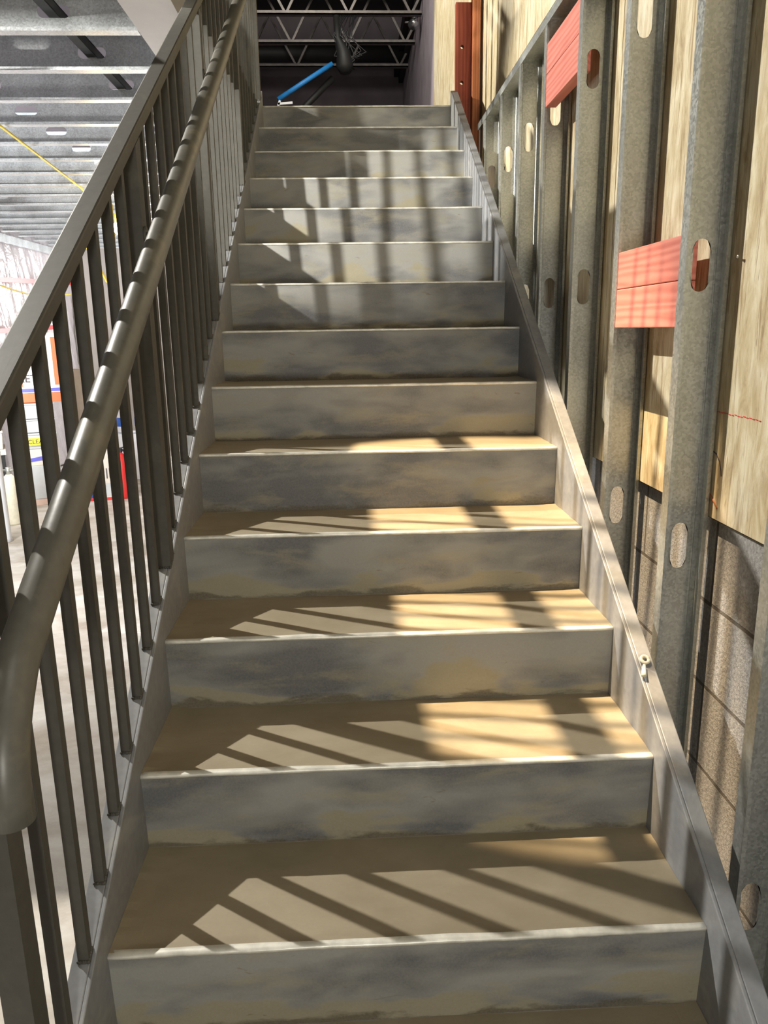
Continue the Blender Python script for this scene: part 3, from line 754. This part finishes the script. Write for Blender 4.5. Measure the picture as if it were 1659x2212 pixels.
rbox(MB(), (-2.53, 6.40), .173, .203, FZ+.04, FZ+.17, ang=.2).build('blue_band', 'grey_tote', v)
for k in range(5):
    pp = Vector((-2.53, 6.40, 0))+Matrix.Rotation(.2, 3, 'Z') @ Vector((-.055+.027*k, -.103, 0)); rbox(MB(), pp, .008, .006, FZ+.22, FZ+.32, ang=.2).build('vent_slot', 'ink', v)
bb = thing('blue_red_package', (-2.72, 6.36, FZ), 'blue package with white writing band and red base on the floor', 'package')
rbox(MB(), (-2.72, 6.36), .14, .2, FZ+.02, FZ+.16, ang=.2).build('body', 'blue', bb, bevel=.01); rbox(MB(), (-2.72, 6.36), .145, .205, FZ+.001, FZ+.03, ang=.2).build('base', 'redp', bb)
# fire extinguisher
fe = thing('fire_extinguisher', (-2.36, 6.40, FZ), 'red fire extinguisher with black hose standing on the pale floor', 'fire extinguisher')
ex, ey_ = -2.36, 6.40
MB().tube([(ex, ey_, FZ+.001), (ex, ey_, FZ+.02), (ex, ey_, FZ+.38), (ex, ey_, FZ+.43), (ex, ey_, FZ+.46)], [.06, .068, .068, .045, .02], 22).build('cylinder', 'redp', fe, smooth=True)
MB().tube([(ex, ey_, FZ+.46), (ex, ey_, FZ+.50)], .018, 12).bar((ex-.01, ey_, FZ+.50), (ex+.10, ey_, FZ+.525), .02, .012).build('valve_handle', 'rubber', fe)
MB().tube([(ex+.02, ey_-.02, FZ+.49), (ex+.09, ey_-.04, FZ+.45), (ex+.10, ey_-.04, FZ+.30), (ex+.085, ey_-.05, FZ+.14)], .010, 10).build('hose', 'rubber', fe, smooth=True)
# jugs
def jug(x, y, z0, cap, label):
    t = thing('plastic_jug', (x, y, z0), label, 'jug', 'white jugs on the floor by the back wall')
    MB().tube([(x, y, z0), (x, y, z0+.02), (x, y, z0+.2), (x, y, z0+.26), (x, y, z0+.29)], [.07, .08, .08, .04, .025], 16).build('body', 'white', t, smooth=True)
    MB().tube([(x, y, z0+.29), (x, y, z0+.32)], .03, 12).build('cap', cap, t, smooth=True)
    MB().tube([(x, y, z0+.07), (x, y, z0+.17)], .0815, 16).build('wrap_label', 'blue', t, smooth=True, label='blue label')
cr8 = tag(rbox(MB(), (-2.52, 7.5), .42, .3, FZ+.001, FZ+.52, ang=0).build('white_crate', 'white', bevel=.01), 'white crate by the back wall carrying the jugs', 'crate')
jug(-2.42, 7.5, FZ+.522, 'blue', 'white jug with blue cap on the white crate, the right one')
jug(-2.62, 7.5, FZ+.522, 'white', 'white jug with white cap on the white crate, the left one')
# two wall studs / cylinders at back
for k, xx in enumerate((-2.9, -2.2)):
    tag(MB().box((xx-.03, 9.42, FZ+.001), (xx+.03, 9.499, 2.099)).build('wall_stud', 'joist'), 'bright metal stud against the pale back wall, %s one' % ('left' if k == 0 else 'right'), 'stud', 'bright studs at the back wall')

# ------------------------------------------------------------------ upper storey beyond the stair head
def truss(y, zb, label, zt=None):
    zt = zt or zb+.55
    t = thing('bar_joist', (0, y, zb), label, 'bar joist', 'open-web steel joists under the dark roof')
    MB().box((-5.2, y-.03, zb), (.70, y+.03, zb+.012)).box((-5.2, y-.03, zb), (.70, y-.022, zb+.035)).build('bottom_chord', 'truss', t)
    MB().box((-5.2, y-.03, zt), (.70, y+.03, zt+.035)).build('top_chord', 'truss', t)
    mb = MB(); x = -2.4; k = 0
    while x < .62:
        mb.bar((x, y, zb+.01 if k % 2 == 0 else zt), (x+.30, y, zt if k % 2 == 0 else zb+.01), .022, .022, (0, 1, 0)); x += .30; k += 1
    mb.build('web_rod', 'truss', t)
truss(7.05, 4.0, 'grey open-web roof joist nearest the stair head')
truss(7.80, 4.0, 'grey open-web roof joist behind the nearest one')
truss(8.70, 4.05, 'dim open-web roof joist closest to the dark far wall')
tag(MB().box((.60, 3.9, 4.27), (.92, 9.79, 4.40)).box((.66, 4.5, 4.20), (.716, 9.79, 4.262)).build('wall_top_channel', 'black'), 'black steel channel along the top of the right wall', 'channel')
def pipe(name, pts, r, mat, label, cat):
    return tag(MB().tube(pts, r, 12).build(name, mat, smooth=True), label, cat)
pipe('red_sprinkler_pipe', [(-3, 8.25, 4.14), (.70, 8.25, 4.17)], .022, 'redp', 'thin red sprinkler pipe crossing under the roof joists', 'pipe')
pipe('black_duct_pipe', [(-3, 8.95, 4.28), (.70, 8.95, 4.28)], .10, 'black', 'thick black pipe crossing before the dark far wall', 'pipe')
pipe('black_duct_pipe', [(-3, 7.45, 4.45), (.70, 7.45, 4.45)], .09, 'black', 'thick black pipe between the two nearest roof joists', 'pipe')
pipe('blue_hose', [(-.70, 6.92, 3.235), (-.44, 6.96, 3.40), (-.17, 7.02, 3.575)], .022, 'bluetape', 'bright blue diagonal hose hanging at the top of the stairs', 'hose')
pipe('black_brace', [(-1.28, 7.12, 2.33), (-.44, 7.14, 3.24), (-.17, 7.16, 3.49)], .030, 'black', 'black diagonal brace beside the blue hose', 'brace')
u_ = thing('hanging_wire_bundle', (-.05, 7.05, 4.0), 'black hanging bundle of pipe and loose wires at the end of the blue hose', 'wire bundle')
MB().tube([(-.04, 7.05, 3.50), (-.05, 7.05, 3.56), (-.06, 7.05, 3.68), (-.11, 7.05, 3.8), (-.12, 7.05, 3.999)], [.05, .085, .07, .035, .03], 12).build('pipe', 'black', u_, smooth=True)
for k in range(11):
    a = k*.77; r_ = .08+.012*k
    MB().tube([(-.12+.02*k, 7.04, 3.999), (-.08+r_*math.cos(a)*.6, 7.03+.01*math.sin(a), 3.82), (.0+r_*math.cos(a+1), 7.03, 3.66+.03*math.sin(k)), (-.02+r_*.6*math.sin(a), 7.02, 3.50+.012*k), (-.05, 7.04, 3.54)], .006, 6).build('loose_wire', 'rubber', u_, smooth=True)
wb = thing('white_bracket', (-.74, 6.9, LZ), 'small white bracket at the lower end of the blue hose', 'bracket')
MB().bar((-.74, 6.9, 3.06), (-.68, 6.9, 3.22), .02, .02).bar((-.70, 6.9, 3.19), (-.56, 6.9, 3.20), .02, .02).bar((-.565, 6.9, 3.19), (-.565, 6.9, 3.225), .015, .015).box((-.75, 6.89, LZ), (-.73, 6.91, 3.07)).build('frame', 'white', wb)
MB().tube([(-.72, 6.9, 3.03), (-.70, 6.9, 3.13)], [.03, .04], 10).build('tip', 'white', wb, smooth=True)
# chrome clamp light on the wall top
cl = thing('clamp_light', (.66, 7.6, 4.0), 'small chrome clamp light high on the right wall at the stair head', 'clamp light')
MB().tube([(.70, 7.3, 4.12), (.66, 7.26, 4.11), (.64, 7.2, 4.05)], .022, 10).build('clamp', 'chrome', cl, smooth=True)
MB().tube([(.66, 7.22, 4.04), (.63, 7.16, 3.96)], [.02, .055], 14).build('shade', 'chrome', cl, smooth=True)
MB().bar((.63, 7.2, 4.0), (.55, 7.18, 3.99), .012, .012).build('arm', 'chrome', cl)

# sheet-metal duct and bars added high over the stairwell to shape the light
tag(MB().box((-2.4, -.4, 4.45), (-1.245, 1.75, 4.75)).build('light_blocker', 'galv', bevel=.01), 'added sheet metal duct high over the stairwell', 'blocker')  # unseen box added to cut the left edge of the warm patch
pipe('occluder', [(-1.04, -3.59, 4.47), (-1.04, 1.85, 4.47)], .020, 'galv', 'steel conduit added to cast the long shadow bar on the treads', 'occluder')  # unseen bar added for the long shadow across the warm patch
for k in range(10):  # unseen cables added to draw thin shadow lines in the warm patch
    y0 = .53+.036*k
    pipe('shadow_cable', [(-1.80, y0+.14, 4.44), (-1.1, y0, 4.44), (.734, y0-.36, 4.44)], .0042, 'black', 'black cable added to cast a thin shadow on the treads', 'cable')['group'] = 'added cables casting thin shadows on the treads'
tag(MB().box((-5.399, .80, 2.07), (-1.95, .83, 2.15)).box((-2.02, .805, 2.15), (-2.0, .825, 4.449)).box((-4.6, .805, 2.15), (-4.58, .825, 2.30)).build('joist_light_stop', 'joist'), 'added channel keeping the lower floodlight off the ceiling joists', 'channel')  # added out of view to shade the first joists from the lower floodlight
